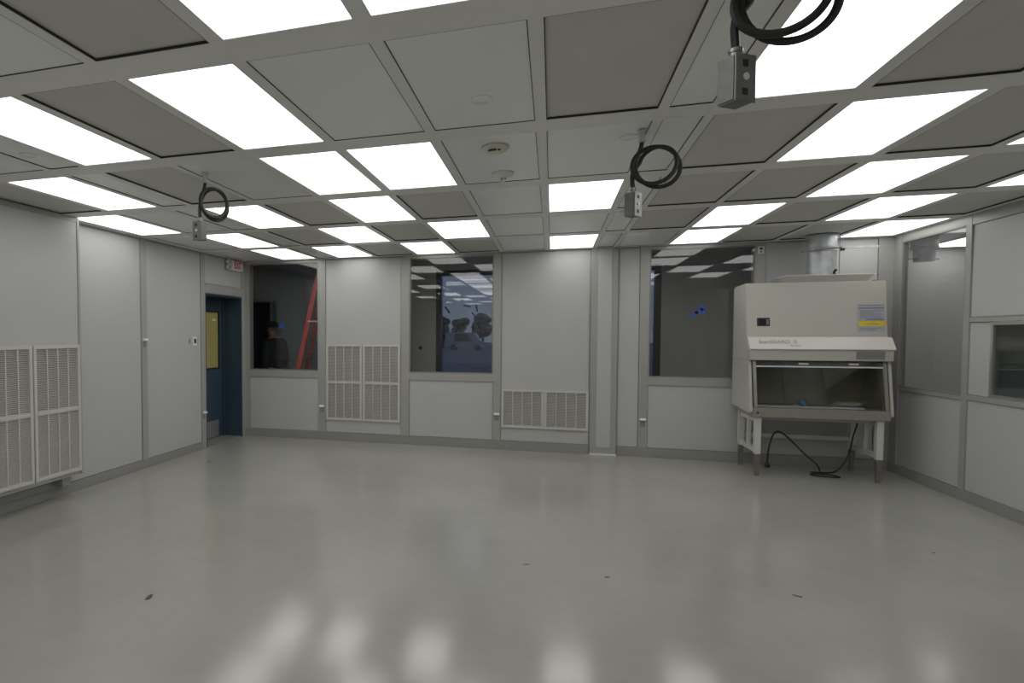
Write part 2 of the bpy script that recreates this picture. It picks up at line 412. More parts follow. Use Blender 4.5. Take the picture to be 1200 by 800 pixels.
# door
dr = empty('door_1', (LW-DX, (DY0+DY1)/2, 0)); struct(dr, 'dark blue door with a yellow vision panel')
fx0, fx1 = LW-DX-.06, LW+.004
fm = MB().box(fx0, fx1, DY1-.03, DY1, 0, DZ).box(fx0, fx1, DY0, DY0+.03, 0, DZ).box(fx0, fx1, DY0+.03, DY1-.03, DZ-.03, DZ)
fm.box(LW-DX+.0, LW-DX+.03, DY1-.07, DY1-.03, 0, DZ-.03).box(LW-DX, LW-DX+.03, DY0+.03, DY0+.07, 0, DZ-.03).box(LW-DX, LW-DX+.03, DY0+.07, DY1-.07, DZ-.07, DZ-.03)
fm.build('door_frame', M['blue_frame'], dr, bevel=.003)
# leaf with a hole for the vision panel
vy0, vy1, vz0, vz1 = 7.62, 8.11, 1.075, 1.915
lx0, lx1 = LW-DX-.045, LW-DX
lf = MB().box(lx0, lx1, DY0+.032, vy0, .012, DZ-.032).box(lx0, lx1, vy1, DY1-.032, .012, DZ-.032).box(lx0, lx1, vy0, vy1, .012, vz0).box(lx0, lx1, vy0, vy1, vz1, DZ-.032)
leaf = lf.build('door_leaf', M['blue_door'], dr)
box(lx0+.015, lx1-.012, vy0, vy1, vz0, vz1).build('vision_panel', M['yellow'], leaf)
MB().box(lx1-.012, lx1+.006, vy0-.018, vy0, vz0-.018, vz1+.018).box(lx1-.012, lx1+.006, vy1, vy1+.018, vz0-.018, vz1+.018).box(lx1-.012, lx1+.006, vy0, vy1, vz0-.018, vz0).box(lx1-.012, lx1+.006, vy0, vy1, vz1, vz1+.018).build('glazing_bead', M['black'], leaf)
box(lx1-.011, lx1-.0105+.0015, vy1-.16, vy1-.06, vz1-.13, vz1-.10).build('notice', M['white'], leaf)
box(lx1, lx1+.003, DY0+.06, 8.09, .02, .27).build('kick_plate', M['steel'], leaf)
hd = MB().tube([(lx1, 7.34, 1.02), (lx1+.05, 7.34, 1.02), (lx1+.05, 7.46, 1.02)], .011, 8); hd.build('lever_handle', M['steel'], leaf, smooth=True)
MB().box(lx0-.25, lx0-.20, DY0-.3, DY1+.2, 0, 2.8).build('wall_vestibule', M['corr_dark'])
struct(bpy.data.objects['wall_vestibule'])
th = box(LW-DX-.05, LW-.02, DY0+.03, DY1-.03, 0, .008).build('trim_1', M['alu_dark']); struct(th, 'door threshold strip')

# ---- right wall (RW), window bay then pass-through bay
rw0 = RW+.012
R1 = (7.10, 8.19); RZ0, RZ1 = .985, 2.615
R2 = (5.20, 6.70); QZ0, QZ1 = 1.04, 1.675
core = MB().box(rw0, RW+.045, R1[1], D+.012, 0, 2.80).box(rw0, RW+.045, R2[1], R1[0], 0, 2.80).box(rw0, RW+.045, *R1, 0, RZ0).box(rw0, RW+.045, *R1, RZ1, 2.80)
core.box(rw0, RW+.11, REAR, R2[0], 0, 2.80).box(rw0, RW+.11, *R2, 0, QZ0).box(rw0, RW+.11, *R2, QZ1, 2.80)
wr_ = core.build('wall_right', M['core']); struct(wr_, 'panelled wall with a tall window and a pass-through window')
def rpanel(y0, y1, z0, z1): return box(RW+.001, rw0, y0+.004, y1-.004, z0+.004, z1-.004).build('wall_panel', M['wall'], wr_, bevel=.002)
def rmull(y0, y1, z0, z1, pr=FR): return box(RW-pr, rw0, y0, y1, z0, z1).build('mullion', M['alu'], wr_, bevel=.002)
rpanel(R1[0], R1[1], LZB, .945)
rmull(R1[1], D-FR, LZB, H); rmull(7.02, 7.10, LZB, H)
rmull(R1[0], R1[1], .945, RZ0, .010); rmull(R1[0], R1[1], RZ1, H, .010)
rpanel(R2[0], 7.02, 1.735, H-.10); rmull(R2[0], 7.02, H-.10, H, .010)
rmull(R2[0], 7.02, QZ1+.015, 1.735, .010)
rpanel(R2[1]+.03, 7.02, QZ0-.03, QZ1+.015)
rmull(R2[0], 7.02, .96, QZ0-.03, .010); rpanel(R2[0], 7.02, LZB, .96)
ys = [REAR, -1.5, -.2, 1.1, 2.4, 3.7, 5.1]
for a, b in zip(ys[:-1], ys[1:]): rpanel(a, b-.1, LZB, H-.015); rmull(b-.1, b, LZB, H)
rmull(5.1, 5.2, LZB, H)
br = box(RW-.016, rw0, REAR, D-.016, 0, LZB).build('baseboard_right', M['base'], bevel=.003); struct(br, 'aluminium baseboard of the wall with the pass-through')
def rwindow(name, label, y0, y1, z0, z1, fm, t, gm):
    w = empty(name, (RW, (y0+y1)/2, z0)); struct(w, label)
    MB().box(RW-.006, RW+.045, y0, y1, z0, z0+t).box(RW-.006, RW+.045, y0, y1, z1-t, z1).box(RW-.006, RW+.045, y0, y0+t, z0+t, z1-t).box(RW-.006, RW+.045, y1-t, y1, z0+t, z1-t).build('frame', fm, w)
    box(RW+.008, RW+.016, y0+t, y1-t, z0+t, z1-t).build('pane', gm, w); return w
rwindow('window_4', 'tall window into a lit neighbouring room with a duct stub', *R1, RZ0, RZ1, M['alu_dark'], .014, M['glass'])
rwindow('window_5', 'dark steel-framed pass-through window', R2[0], R2[1]+.03, QZ0-.03, QZ1+.015, M['steel'], .03, M['glass_tint'])

# ---- wall behind the camera
wf = box(LW-.1, RW+.1, REAR-.1, REAR, 0, 2.80).build('wall_front', M['wall']); struct(wf)

# ================================================================== ROOMS SEEN THROUGH THE GLASS
# corridor behind the back wall, with the black outer window
CY = 9.80; CH = 3.05; PX = -2.62
EX0, EX1, EZ0, EZ1 = -1.84, 1.55, .45, 2.63
c = MB().box(PX, EX0, CY, CY+.2, 0, CH).box(EX1, RW+.1, CY, CY+.2, 0, CH).box(EX0, EX1, CY, CY+.2, 0, EZ0).box(EX0, EX1, CY, CY+.2, EZ1, CH)
struct(c.build('wall_corridor', M['corr']))
struct(box(PX-.08, PX, D+.11, CY+.2, 0, CH).build('wall_light_block', M['corr_dark']))  # unseen cross wall, added to keep light out of the left room
struct(box(RW-.10, RW, D+.11, CY+.2, 0, CH).build('wall_corridor_end', M['corr']))
struct(box(-6.4, RW+.1, D+.11, CY+.2, CH, CH+.1).build('ceiling_corridor', M['corr_dark']))
struct(box(-6.4, RW+.1, D+.11, CY+.2, -.1, 0).build('floor_corridor', M['corr_floor']))
# dark service room behind window 1
sy = CY
sd0, sd1 = -5.95, -4.80
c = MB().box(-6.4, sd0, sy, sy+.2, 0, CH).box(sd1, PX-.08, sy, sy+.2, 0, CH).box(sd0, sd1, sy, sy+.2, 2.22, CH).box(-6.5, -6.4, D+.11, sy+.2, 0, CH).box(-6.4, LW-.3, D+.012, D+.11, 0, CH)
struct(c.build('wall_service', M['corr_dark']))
d2 = empty('door_2', ((sd0+sd1)/2, sy, 0)); struct(d2, 'black door in the dark room with the ladder')
MB().box(sd0, sd0+.06, sy-.02, sy+.12, 0, 2.22).box(sd1-.06, sd1, sy-.02, sy+.12, 0, 2.22).box(sd0+.06, sd1-.06, sy-.02, sy+.12, 2.16, 2.22).build('door_frame', M['corr_floor'], d2)
lf2 = box(sd0+.062, sd1-.062, sy+.05, sy+.10, .01, 2.158).build('door_leaf', M['black'], d2)
MB().lathe((sd1-.13, sy+.03, 1.0), [(.001, -.03), (.028, -.02), (.03, .0), (.028, .02), (.001, .03)], 12).build('door_knob', M['steel'], lf2, smooth=True)
# outer window
ow = empty('window_6', ((EX0+EX1)/2, CY, EZ0)); struct(ow, 'black-framed outer window onto the dusk car park')
t = .085
MB().box(EX0, EX1, CY-.01, CY+.12, EZ0, EZ0+t).box(EX0, EX1, CY-.01, CY+.12, EZ1-t, EZ1).box(EX0, EX0+t, CY-.01, CY+.12, EZ0+t, EZ1-t).box(EX1-t, EX1, CY-.01, CY+.12, EZ0+t, EZ1-t).build('frame', M['frame_black'], ow)
for x in (-.55, .50):
    box(x-.03, x+.03, CY, CY+.11, EZ0+t, EZ1-t).build('bar', M['frame_black'], ow)
for x0, x1 in ((EX0+t, -.58), (-.52, .47), (.53, EX1-t)):
    box(x0, x1, CY+.045, CY+.053, EZ0+t, EZ1-t).build('pane', M['glass'], ow)
# lit neighbouring room to the right
nx0, nx1, ny0, ny1 = RW+.045, 8.2, 6.85, 9.52
c = MB().box(nx0, nx1, ny1, ny1+.1, 0, 2.8).box(nx1, nx1+.1, ny0, ny1+.1, 0, 2.8).box(nx0, nx1, ny0-.08, ny0, 0, 2.8).box(nx0-.03, nx0, D+.012, ny1+.1, 0, 2.8)
struct(c.build('wall_neighbour', M['wall']))
struct(box(nx0, nx1, ny0, ny1, -.1, 0).build('floor_neighbour', M['floor']))
struct(box(nx0, nx1, ny0, ny1, 2.70, 2.78).build('ceiling_neighbour', M['ceil_flush']))
nl = [((4.50, 5.02), (8.35, 9.40)), ((5.70, 6.24), (7.5, 8.55)), ((6.30, 6.84), (8.35, 9.40))]  # last panel is an unseen extra, added to brighten this room evenly
for i, ((x0, x1), (y0, y1)) in enumerate(nl):
    e = empty('ceiling_light', (x0, y0, 2.69))
    box(x0+.012, x1-.012, y0+.012, y1-.012, 2.684, 2.699).build('diffuser', M['light'], e)
    ring(x0, x1, y0, y1, 2.682, 2.6995, .012).build('light_frame', M['lip'], e)
    tag(e, ('white ceiling light beside the duct stub, behind the tall side window', 'white ceiling light deep inside the room behind the tall side window', 'added unseen fill light panel at the far end behind the tall side window')[i], 'ceiling light', 'lights of the neighbouring room')
# duct stub in that room
ds = empty('exhaust_duct', (4.2, 8.7, 2.40)); tag(ds, 'galvanised duct stub seen through the tall side window', 'duct')
MB().lathe((4.2, 8.7, 0), [(.125, 2.70), (.125, 2.60), (.10, 2.57), (.10, 2.44), (.08, 2.44)], 24).build('duct_sleeve', M['galv'], ds, smooth=True)
MB().lathe((4.2, 8.7, 0), [(.128, 2.59), (.132, 2.60), (.128, 2.61)], 24).build('band', M['galv'], ds)
MB().tube([(4.03, 8.66, 2.468), (4.33, 8.66, 2.462)], .006, 6).build('hanger_rod', M['alu_dark'], ds)
# dark store behind the pass-through window
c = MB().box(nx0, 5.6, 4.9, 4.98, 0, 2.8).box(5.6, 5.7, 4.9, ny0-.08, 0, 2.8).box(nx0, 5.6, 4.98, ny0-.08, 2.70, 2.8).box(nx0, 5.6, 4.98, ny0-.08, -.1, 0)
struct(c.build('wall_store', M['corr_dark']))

# outside: car park at dusk
g = box(-60, 60, CY+.2, 140, -.35, -.15).build('ground', M['asphalt']); struct(g)
def tree(x, y, h, label):
    e = empty('tree', (x, y, -.16)); tag(e, label, 'tree', 'trees beyond the car park')
    rnd = random.Random(int(x*10))
    MB().tube([(x, y, -.16), (x+.1, y, h*.4), (x, y, h*.7)], [.22, .16, .08], 7).build('trunk', M['bark'], e, smooth=True)
    cr = MB()
    for k in range(9):
        a = rnd.uniform(0, 6.28); rr = rnd.uniform(0, h*.22)
        cr.ball((x+rr*math.cos(a), y+rr*math.sin(a), h*rnd.uniform(.24, .8)), h*rnd.uniform(.16, .27), None, h*rnd.uniform(.13, .2), 9, 6)
    cr.build('crown', M['leaf'], e)
for i, x in enumerate([-27+2.5*k for k in range(8)]+[15, 17.5, 20, 22.5]):
    tree(x+random.uniform(-.4, .4), 110+(i % 3)*8, random.uniform(4.6, 6.2), 'dark tree in the row beyond the dusk car park')
def car(x, y, body, label, L_=4.4, van=False):
    e = empty('parked_car', (x, y, -.15)); tag(e, label, 'car')
    z = -.15
    top = 2.0 if van else 1.45
    prof = [(-L_/2, .35), (-L_/2, .8), (-L_/2+.1, .95)]
    prof += [(-L_/2+.15, top-.05), (-L_/2+.3, top), (L_/2-1.4, top), (L_/2-.8, 1.05), (L_/2-.1, .9), (L_/2, .7), (L_/2, .35)] if van else \
            [(-L_/2+.5, 1.0), (-L_/2+1.0, top-.03), (-L_/2+1.3, top), (.3, top), (1.0, 1.0), (L_/2-.1, .85), (L_/2, .65), (L_/2, .35)]
    MB().prism_y([(x+a, z+b) for a, b in prof], y-.85, y+.85).build('body', body, e, bevel=.04)
    for sx in (-1.35, 1.35):
        for sy_ in (-.80, .80):
            w = MB().tube([(x+sx, y+sy_-.1, z+.33), (x+sx, y+sy_+.1, z+.33)], .33, 16); w.build('wheel', M['tyre'], e)
    for sy_ in (-1, 1):
        gl = [(x-L_/2+1.15, z+1.0), (x-L_/2+1.25, z+top-.12), (x+.2, z+top-.12), (x+.75, z+1.0)]
        MB().prism_y(gl, y+sy_*.855, y+sy_*.865).build('side_glass', M['car_glass'], e)
car(-9.3, 68, M['car_white'], 'white van parked outside beyond the outer window', 4.8, True)
car(-13.2, 62, M['car_dark'], 'dark saloon car parked outside beyond the outer window')
car(-12.0, 86, M['car_white'], 'white saloon car parked outside in the rear rank')
car(-15.5, 80, M['car_dark'], 'dark saloon car parked outside near the white van')

# ================================================================== RETURN AIR GRILLES
def slat_bank(w, h, n):
    m = MB()
    for i in range(n):
        z = h*(i+.5)/n; d = .010; t = .0016
        m.add([(0, -d, z-.006), (w, -d, z-.006), (w, d*.2, z+.004), (0, d*.2, z+.004), (0, -d, z-.006+t), (w, -d, z-.006+t), (w, d*.2, z+.004+t), (0, d*.2, z+.004+t)],
              [(0, 1, 2, 3), (7, 6, 5, 4), (0, 4, 5, 1), (2, 6, 7, 3), (1, 5, 6, 2), (3, 7, 4, 0)])
    return m
def grille(name, loc, rz, w, h, tiers, label, group=None):
    """front faces -y, base corner at loc; width along +x"""
    e = empty(name, loc, rz); tag(e, label, 'vent', group)
    fr = .034; dp = .022; mid = .04
    th_ = (h-2*fr-(tiers-1)*mid)/tiers
    f = MB().box(0, w, -dp, 0, 0, fr).box(0, w, -dp, 0, h-fr, h).box(0, fr, -dp, 0, fr, h-fr).box(w-fr, w, -dp, 0, fr, h-fr)
    for t_ in range(1, tiers): z = fr+t_*th_+(t_-1)*mid; f.box(fr, w-fr, -dp, 0, z, z+mid)
    f.build('frame', M['grille'], e, bevel=.003, origin=(0, 0, 0))
    box(fr, w-fr, -.004, 0, fr, h-fr).build('back_plate', M['slat_back'], e, origin=(0, 0, 0))
    iw = (w-2*fr); nb = 4; dv = .012; bw = (iw-(nb-1)*dv)/nb
    n = max(8, int(th_/.0165))
    bme = slat_bank(bw, th_, n).mesh('louver_bank', M['slat'])
    dme = box(0, dv, -.019, -.004, 0, th_).mesh('divider', M['grille'])
    for t_ in range(tiers):
        z = fr+t_*(th_+mid)
        for k in range(nb):
            o = link('louver_bank', bme, e); o.location = (fr+k*(bw+dv), -.006, z); o['kind'] = 'stuff'
            if k: o = link('divider', dme, e); o.location = (fr+k*(bw+dv)-dv, 0, z)
    return e
GY = D-.0005
g1 = 'tall two-tier grilles between the windows'
grille('return_air_grille', (-3.228, GY, .305), 0, .565, 1.13, 2, 'tall two-tier cream louver grille next to the ladder window post', g1)
grille('return_air_grille', (-2.652, GY, .303), 0, .565, 1.13, 2, 'tall two-tier cream louver grille next to the dusk window post', g1)
g2 = 'low single-tier grilles'
grille('return_air_grille', (-.658, GY, .305), 0, .562, .53, 1, 'low single-tier cream louver grille next to the dusk window post', g2)
grille('return_air_grille', (-.092, GY, .303), 0, .562, .53, 1, 'low single-tier cream louver grille next to the chase column', g2)
g3 = 'grilles on the projecting air chase'
for y, lab in ((4.728-.548, 'the one nearer the door'), (4.728-1.104, 'the one farther from the door')):
    grille('return_air_grille', (UX+.0005, y, .255), PI/2, .545, 1.222, 2, 'tall two-tier cream louver grille on the air chase, '+lab, g3)

# ================================================================== BIOSAFETY CABINET
cx0, cx1 = 2.112, 3.44
YB = 8.26
cb = empty('safety_cabinet', ((cx0+cx1)/2, 7.95, .66)); tag(cb, 'cream laboratory safety cabinet with slanted glass front on a white stand', 'cabinet')
up = [(YB, 1.29), (YB, 2.13), (8.20, 2.15), (7.80, 2.16), (7.735, 1.555), (7.70, 1.545), (7.66, 1.42), (7.665, 1.29)]
body = MB().prism_x(up, cx0, cx1).build('upper_housing', M['cab'], cb, bevel=.006)
# fascia plate over the upper front
MB().prism_x([(7.742, 1.56), (7.730, 1.56), (7.788, 2.145), (7.80, 2.145)], cx0+.008, cx1-.008).build('fascia', M['cab'], body, bevel=.002)
vis = MB().prism_x([(7.725, 1.545), (7.668, 1.545), (7.575, 1.415), (7.59, 1.405), (7.66, 1.42)], cx0-.005, cx1+.012).build('visor', M['cab_visor'], cb, bevel=.004)
hdr = MB().prism_x([(7.66, 1.42), (7.592, 1.408), (7.600, 1.292), (7.665, 1.29)], cx0+.002, cx1-.002).build('header', M['cab'], cb, bevel=.003)
for sx in (0, 1):
    a, b = (cx0, cx0+.03) if sx == 0 else (cx1-.03, cx1)
    s_ = MB().prism_x([(YB, .73), (YB, 1.29), (7.650, 1.29), (7.555, .72), (7.58, .70)], a, b).build('side_panel', M['cab'], cb, bevel=.004)
    a2, b2 = (cx0+.03, cx0+.042) if sx == 0 else (cx1-.042, cx1-.03)
    MB().prism_x([(7.70, 1.288), (7.655, 1.288), (7.562, .725), (7.62, .725)], a2, b2).build('seal_strip', M['black'], s_)
box(cx0+.03, cx1-.03, YB-.03, YB, .73, 1.29).build('back_panel', M['cab'], cb)
box(cx0+.042, cx1-.042, YB-.17, YB-.03, .77, 1.288).build('inner_back', M['cab_in'], cb)
box(cx0+.042, cx0+.06, 7.66, YB-.17, .77, 1.288).build('inner_side', M['cab_in'], cb)
box(cx1-.06, cx1-.042, 7.66, YB-.17, .77, 1.288).build('inner_side', M['cab_in'], cb)
tray = MB().prism_x([(YB-.03, .68), (YB-.03, .77), (7.66, .77), (7.555, .768), (7.545, .665), (7.62, .655)], cx0+.03, cx1-.035).build('work_tray', M['cab_steel'], cb, bevel=.004)
MB().tube([(cx0+.075, 7.540, .712), (cx0+.075, 7.560, .712)], .011, 12).build('drain_knob', M['black'], tray)
MB().box(cx0+.09, cx1-.22, 7.66, 7.675, .772, .786).build('grille_lip', M['lip'], tray)
def slant(z): return 7.545+(z-.77)*(7.64-7.545)/(1.29-.77)      # sash plane
def slab(x0, x1, z0, z1, off0, off1):
    return MB().prism_x([(slant(z0)+off0, z0), (slant(z1)+off0, z1), (slant(z1)+off1, z1), (slant(z0)+off1, z0)], x0, x1)
slab(cx0+.042, cx0+.075, .77, 1.288, .008, .05).build('sash_track', M['cab_steel'], cb, bevel=.003)
slab(cx1-.075, cx1-.042, .77, 1.288, .008, .05).build('sash_track', M['cab_steel'], cb, bevel=.003)
sash = slab(cx0+.075, cx1-.075, .785, 1.286, .028, .034).build('sash_glass', M['glass_tint'], cb)
slab(cx0+.075, cx1-.075, 1.215, 1.23, .012, .030).build('sash_bar', M['lip'], sash, bevel=.002)
slab(cx0+.075, cx1-.075, 1.23, 1.287, .036, .042).build('sash_shade', M['alu_dark'], sash)
for x in (2.60, 3.06):
    slab(x, x+.09, 1.245, 1.265, .004, .034).build('sash_handle', M['white'], sash, bevel=.003)
# control display
def fy(z): return 7.730+(z-1.56)*(.058/.585)          # fascia front surface
def fas(x0, x1, z0, z1, t): return MB().prism_x([(fy(z0)-t, z0), (fy(z1)-t, z1), (fy(z1)+.002, z1), (fy(z0)+.002, z0)], x0, x1)
dsp = fas(2.216, 2.342, 1.672, 1.765, .006).build('display', M['black'], cb, bevel=.002)
fas(2.232, 2.300, 1.686, 1.752, .008).build('screen', M['car_glass'], dsp)
for k in range(3): fas(2.308, 2.332, 1.690+k*.021, 1.703+k*.021, .008).build('key', M['alu_dark'], dsp)
# certification sticker
st = fas(3.165, 3.415, 1.602, 1.905, .002).build('certificate_label', M['paper'], cb)
st['label'] = 'grey printed label with a yellow band'
fas(3.175, 3.413, 1.668, 1.722, .003).build('yellow_band', M['yel_label'], st)
for z, a, b in ((1.893, 0, 1), (1.866, .0, 1), (1.858, 0, 1), (1.832, .05, .95), (1.812, .05, .6), (1.795, .05, .9), (1.777, .05, .85), (1.758, .05, .92), (1.741, .3, 1), (1.735, .3, 1), (1.69, .2, .8), (1.645, .05, .9), (1.628, .05, .7)):
    fas(3.178+a*.23, 3.178+b*.23, z-.0032, z+.0032, .0035).build('print_line', M['ink'], st)
# visor lettering, lies on the slanted visor face
vdir = Vector((0, 7.668-7.575, 1.545-1.415)).normalized(); vn = Vector((1, 0, 0)).cross(vdir)   # points to -y
def on_visor(me, x, k, name):
    o = link(name, me, vis)
    p = Vector((x, 7.575+(7.668-7.575)*k, 1.415+(1.545-1.415)*k))+vn*.003
    mt = Matrix((Vector((1, 0, 0)), vdir, vn)).transposed().to_4x4(); mt.translation = p-Vector(ORG[vis.name]); o.matrix_local = mt; return o
on_visor(text_mesh('SterilGARD  II', .062, M['ink_soft'], 'lettering', bold=.0006), 2.205, .60, 'lettering')
on_visor(text_mesh('Advance', .030, M['ink_soft'], 'lettering'), 2.495, .30, 'lettering')
# model plate under the visor
hd_ = lambda z: 7.592+(1.408-z)*(.008/.116)
MB().prism_x([(hd_(1.31)-.002, 1.31), (hd_(1.395)-.002, 1.395), (hd_(1.395)+.002, 1.395), (hd_(1.31)+.002, 1.31)], 3.105, 3.36).build('rating_plate', M['alu_dark'], cb)
# exhaust tray and clips on top
tp = MB().add([(2.58, 7.92, 2.165), (3.32, 7.92, 2.165), (3.32, 8.2, 2.165), (2.58, 8.2, 2.165), (2.54, 7.86, 2.235), (3.36, 7.86, 2.235), (3.36, 8.24, 2.235), (2.54, 8.24, 2.235)],
              [(0, 3, 2, 1), (4, 5, 6, 7), (0, 1, 5, 4), (1, 2, 6, 5), (2, 3, 7, 6), (3, 0, 4, 7)])
cap_ = tp.build('exhaust_canopy', M['cab_visor'], cb, bevel=.003)
ring(2.53, 3.37, 7.85, 8.25, 2.234, 2.246, .03).build('canopy_rim', M['lip'], cap_, bevel=.002)
box(3.35, 3.41, 7.83, 7.88, 2.160, 2.172).build('latch_plate', M['alu_dark'], cb)
MB().tube([(2.985, 7.862, 2.247), (2.985, 7.862, 2.272), (3.005, 7.862, 2.296)], [.016, .012, .016], 8).build('wing_clip', M['black'], cap_)
# stand
LEG = .062
stand_z = .665
def leg(x, y, xs_):
    l_ = box(x-LEG/2, x+LEG/2, y-LEG/2, y+LEG/2, .245, stand_z).build('leg', M['stand'], cb, bevel=.003)
    box(x-.020, x+.020, y-.020, y+.020, .0, .17).build('foot', M['shoe'], l_, bevel=.002)
    box(x-.026, x+.026, y-.026, y+.026, .16, .246).build('foot_sleeve', M['shoe'], l_, bevel=.002)
lx, rx, fyy, ryy = 2.205, 3.335, 7.61, 8.20
for x in (lx, rx):
    for y in (fyy, ryy): leg(x, y, 0)
    for z0, z1 in ((.60, stand_z), (.255, .31)):
        box(x-.022, x+.022, fyy+LEG/2, ryy-LEG/2, z0, z1).build('side_rail', M['stand'], cb, bevel=.003)
    box(x-.018, x+.018, (fyy+ryy)/2-.025, (fyy+ryy)/2+.025, .31, .60).build('side_post', M['stand'], cb, bevel=.003)
box(lx+LEG/2, rx-LEG/2, ryy-.02, ryy+.02, .345, .395).build('rear_rail', M['stand'], cb, bevel=.003)
box(lx+LEG/2, rx-LEG/2, ryy-.02, ryy+.02, .61, stand_z).build('rear_rail', M['stand'], cb, bevel=.003)
box(lx+LEG/2, rx-LEG/2, fyy+.02, fyy+.05, .625, stand_z-.004).build('front_rail', M['cab_steel'], cb, bevel=.003)
# small blue cap and paper lying on the tray
bc = MB().lathe((2.665, 7.70, .788), [(.036, 0), (.040, .01), (.040, .045), (.030, .062), (.008, .068)], 18).build('bottle_cap', M['bluecup'], smooth=True)
tag(bc, 'small round blue cap lying behind the cabinet glass', 'cap')
pc = MB().add([(2.575, 7.69, .789), (2.625, 7.685, .792), (2.63, 7.73, .798), (2.58, 7.735, .800), (2.575, 7.69, .786), (2.625, 7.685, .787), (2.63, 7.73, .787), (2.58, 7.735, .787)],
              [(0, 1, 2, 3), (7, 6, 5, 4), (0, 4, 5, 1), (1, 5, 6, 2), (2, 6, 7, 3), (3, 7, 4, 0)]).build('paper_scrap', M['grille'])
tag(pc, 'crumpled cream paper scrap beside the blue cap in the cabinet', 'paper')
# duct above the cabinet
du = empty('exhaust_duct', (2.93, 8.05, 2.236)); tag(du, 'galvanised round duct rising from the cabinet to the ceiling', 'duct')
MB().lathe((2.93, 8.05, 0), [(.14, 2.240), (.14, 2.47), (.14, 2.50), (.14, 2.70)], 32).build('duct_pipe', M['galv'], du, smooth=True)
for z in (2.52, 2.56): MB().lathe((2.93, 8.05, 0), [(.141, z-.008), (.147, z-.004), (.147, z+.004), (.141, z+.008)], 32).build('band', M['galv'], du, smooth=True)
MB().lathe((2.93, 8.05, 0), [(.141, 2.685), (.16, 2.69), (.16, 2.699)], 32).build('collar', M['galv'], du, smooth=True)
MB().tube([(2.67, 7.88, 2.505), (2.93, 7.90, 2.535), (3.10, 7.90, 2.54)], .009, 6).build('hanger_rod', M['alu_dark'], du)
box(3.06, 3.40, 7.88, 7.90, 2.528, 2.552).build('hanger_strap', M['galv'], du)
box(3.055, 3.085, 7.87, 7.91, 2.505, 2.53).build('strap_nut', M['black'], du)
MB().tube([(3.062, 7.94, 2.238), (3.062, 7.94, 2.68)], .004, 6).build('seam', M['alu_dark'], du)
# power cord
pw = [(2.46, 8.11, .045), (2.47, 8.11, .20), (2.50, 8.13, .33), (2.55, 8.165, .408), (2.62, 8.20, .415), (2.69, 8.10, .34), (2.80, 8.0, .20), (2.90, 7.95, .10), (2.925, 7.93, .02), (2.86, 7.86, .010),
      (2.79, 7.80, .010), (2.84, 7.74, .010), (2.98, 7.71, .010), (3.05, 7.75, .010), (2.99, 7.82, .012), (2.85, 7.84, .018), (2.82, 7.86, .022), (2.95, 7.92, .012), (3.08, 7.97, .02), (3.17, 7.99, .10), (3.24, 8.02, .24), (3.28, 8.04, .42), (3.32, 8.05, .58), (3.30, 8.06, .648)]
pcord = MB().tube(spline(pw, 6), .0085, 8).build('power_cord', M['rubber'], cb, smooth=True)
pcord['label'] = 'black power cord looped over the stand rail'
pl = MB().lathe((2.46, 8.11, 0), [(.010, .075), (.014, .060), (.022, .045), (.030, .02), (.030, .008)], 14).build('plug', M['black'], pcord, smooth=True)

# ================================================================== DROP CORDS
def drop_cord(x, y, rz_loop, rz_box, label, tilt=0):
    e = empty('drop_cord', (x, y, H)); tag(e, label, 'hanging outlet', 'drop cords hanging from the ceiling')
    o = (0, 0, 0)
    MB().lathe((0, 0, 0), [(.022, -.0), (.022, -.012), (.0165, -.014), (.0165, -.05), (.020, -.052), (.020, -.066), (.012, -.07)], 16).build('conduit_stub', M['galv'], e, smooth=True, origin=o)
    R = .112; cxl, czl = .072, -.200
    pts = [(0, 0, -.06), (-.002, 0, -.085)]
    n = 40; turns = 2.08
    a0 = math.radians(140)
    for i in range(n+1):
        t_ = i/n; a = a0+turns*2*PI*t_
        rr = R*(1-.13*math.sin(t_*PI)**2+.05*math.sin(5*t_)); off = .022*math.sin(2*PI*turns*t_*.5+.5)+.02*(t_-.5)
        dx = .024*math.sin(2*PI*t_*1.3)
        pts.append((cxl+dx+rr*math.cos(a), off, czl+rr*math.sin(a)))
    pts += [(-.045, .0, -.235), (-.044, 0, -.30), (-.043, 0, -.325)]
    cr, sr = math.cos(rz_loop), math.sin(rz_loop)
    pts = [(p[0]*cr-p[1]*sr, p[0]*sr+p[1]*cr, p[2]) for p in pts]
    MB().tube(spline(pts, 3), .0115, 8).build('cable', M['rubber'], e, smooth=True, origin=o)
    bx, by = pts[-1][0], pts[-1][1]
    m = Matrix.Translation((bx, by, 0)) @ Matrix.Rotation(rz_box, 4, 'Z')
    cn = MB().lathe((0, 0, 0), [(.014, -.312), (.019, -.316), (.019, -.326), (.016, -.328), (.016, -.336), (.020, -.338), (.020, -.344)], 14).xf(m)
    cn.build('cable_gland', M['box_cover'], e, smooth=True, origin=o)
    bxo = box(-.036, .036, -.030, .030, -.472, -.344).xf(m).build('outlet_box', M['box'], e, bevel=.004, origin=o)
    box(-.038, .038, -.0345, -.030, -.474, -.342).xf(m).build('cover_plate', M['box_cover'], bxo, bevel=.0015, origin=o)
    MB().tube([(0, -.0345, -.405), (0, -.038, -.405)], .010, 14).xf(m).build('screw', M['lip'], bxo, origin=o)
    for z in (-.368, -.447): box(-.012, .006, -.0365, -.0344, z-.009, z+.009).xf(m).build('socket_slot', M['black'], bxo, origin=o)
    return e
drop_cord(.463, 3.63, math.radians(2), math.radians(55), 'black coiled cable with metal outlet box hanging by the smoke detectors')
drop_cord(-2.333, 3.70, math.radians(66), math.radians(-15), 'black coiled cable with outlet box hanging before the door wall')
drop_cord(.535, 1.956, math.radians(-8), math.radians(35), 'black coiled cable with outlet box hanging under a large light panel')

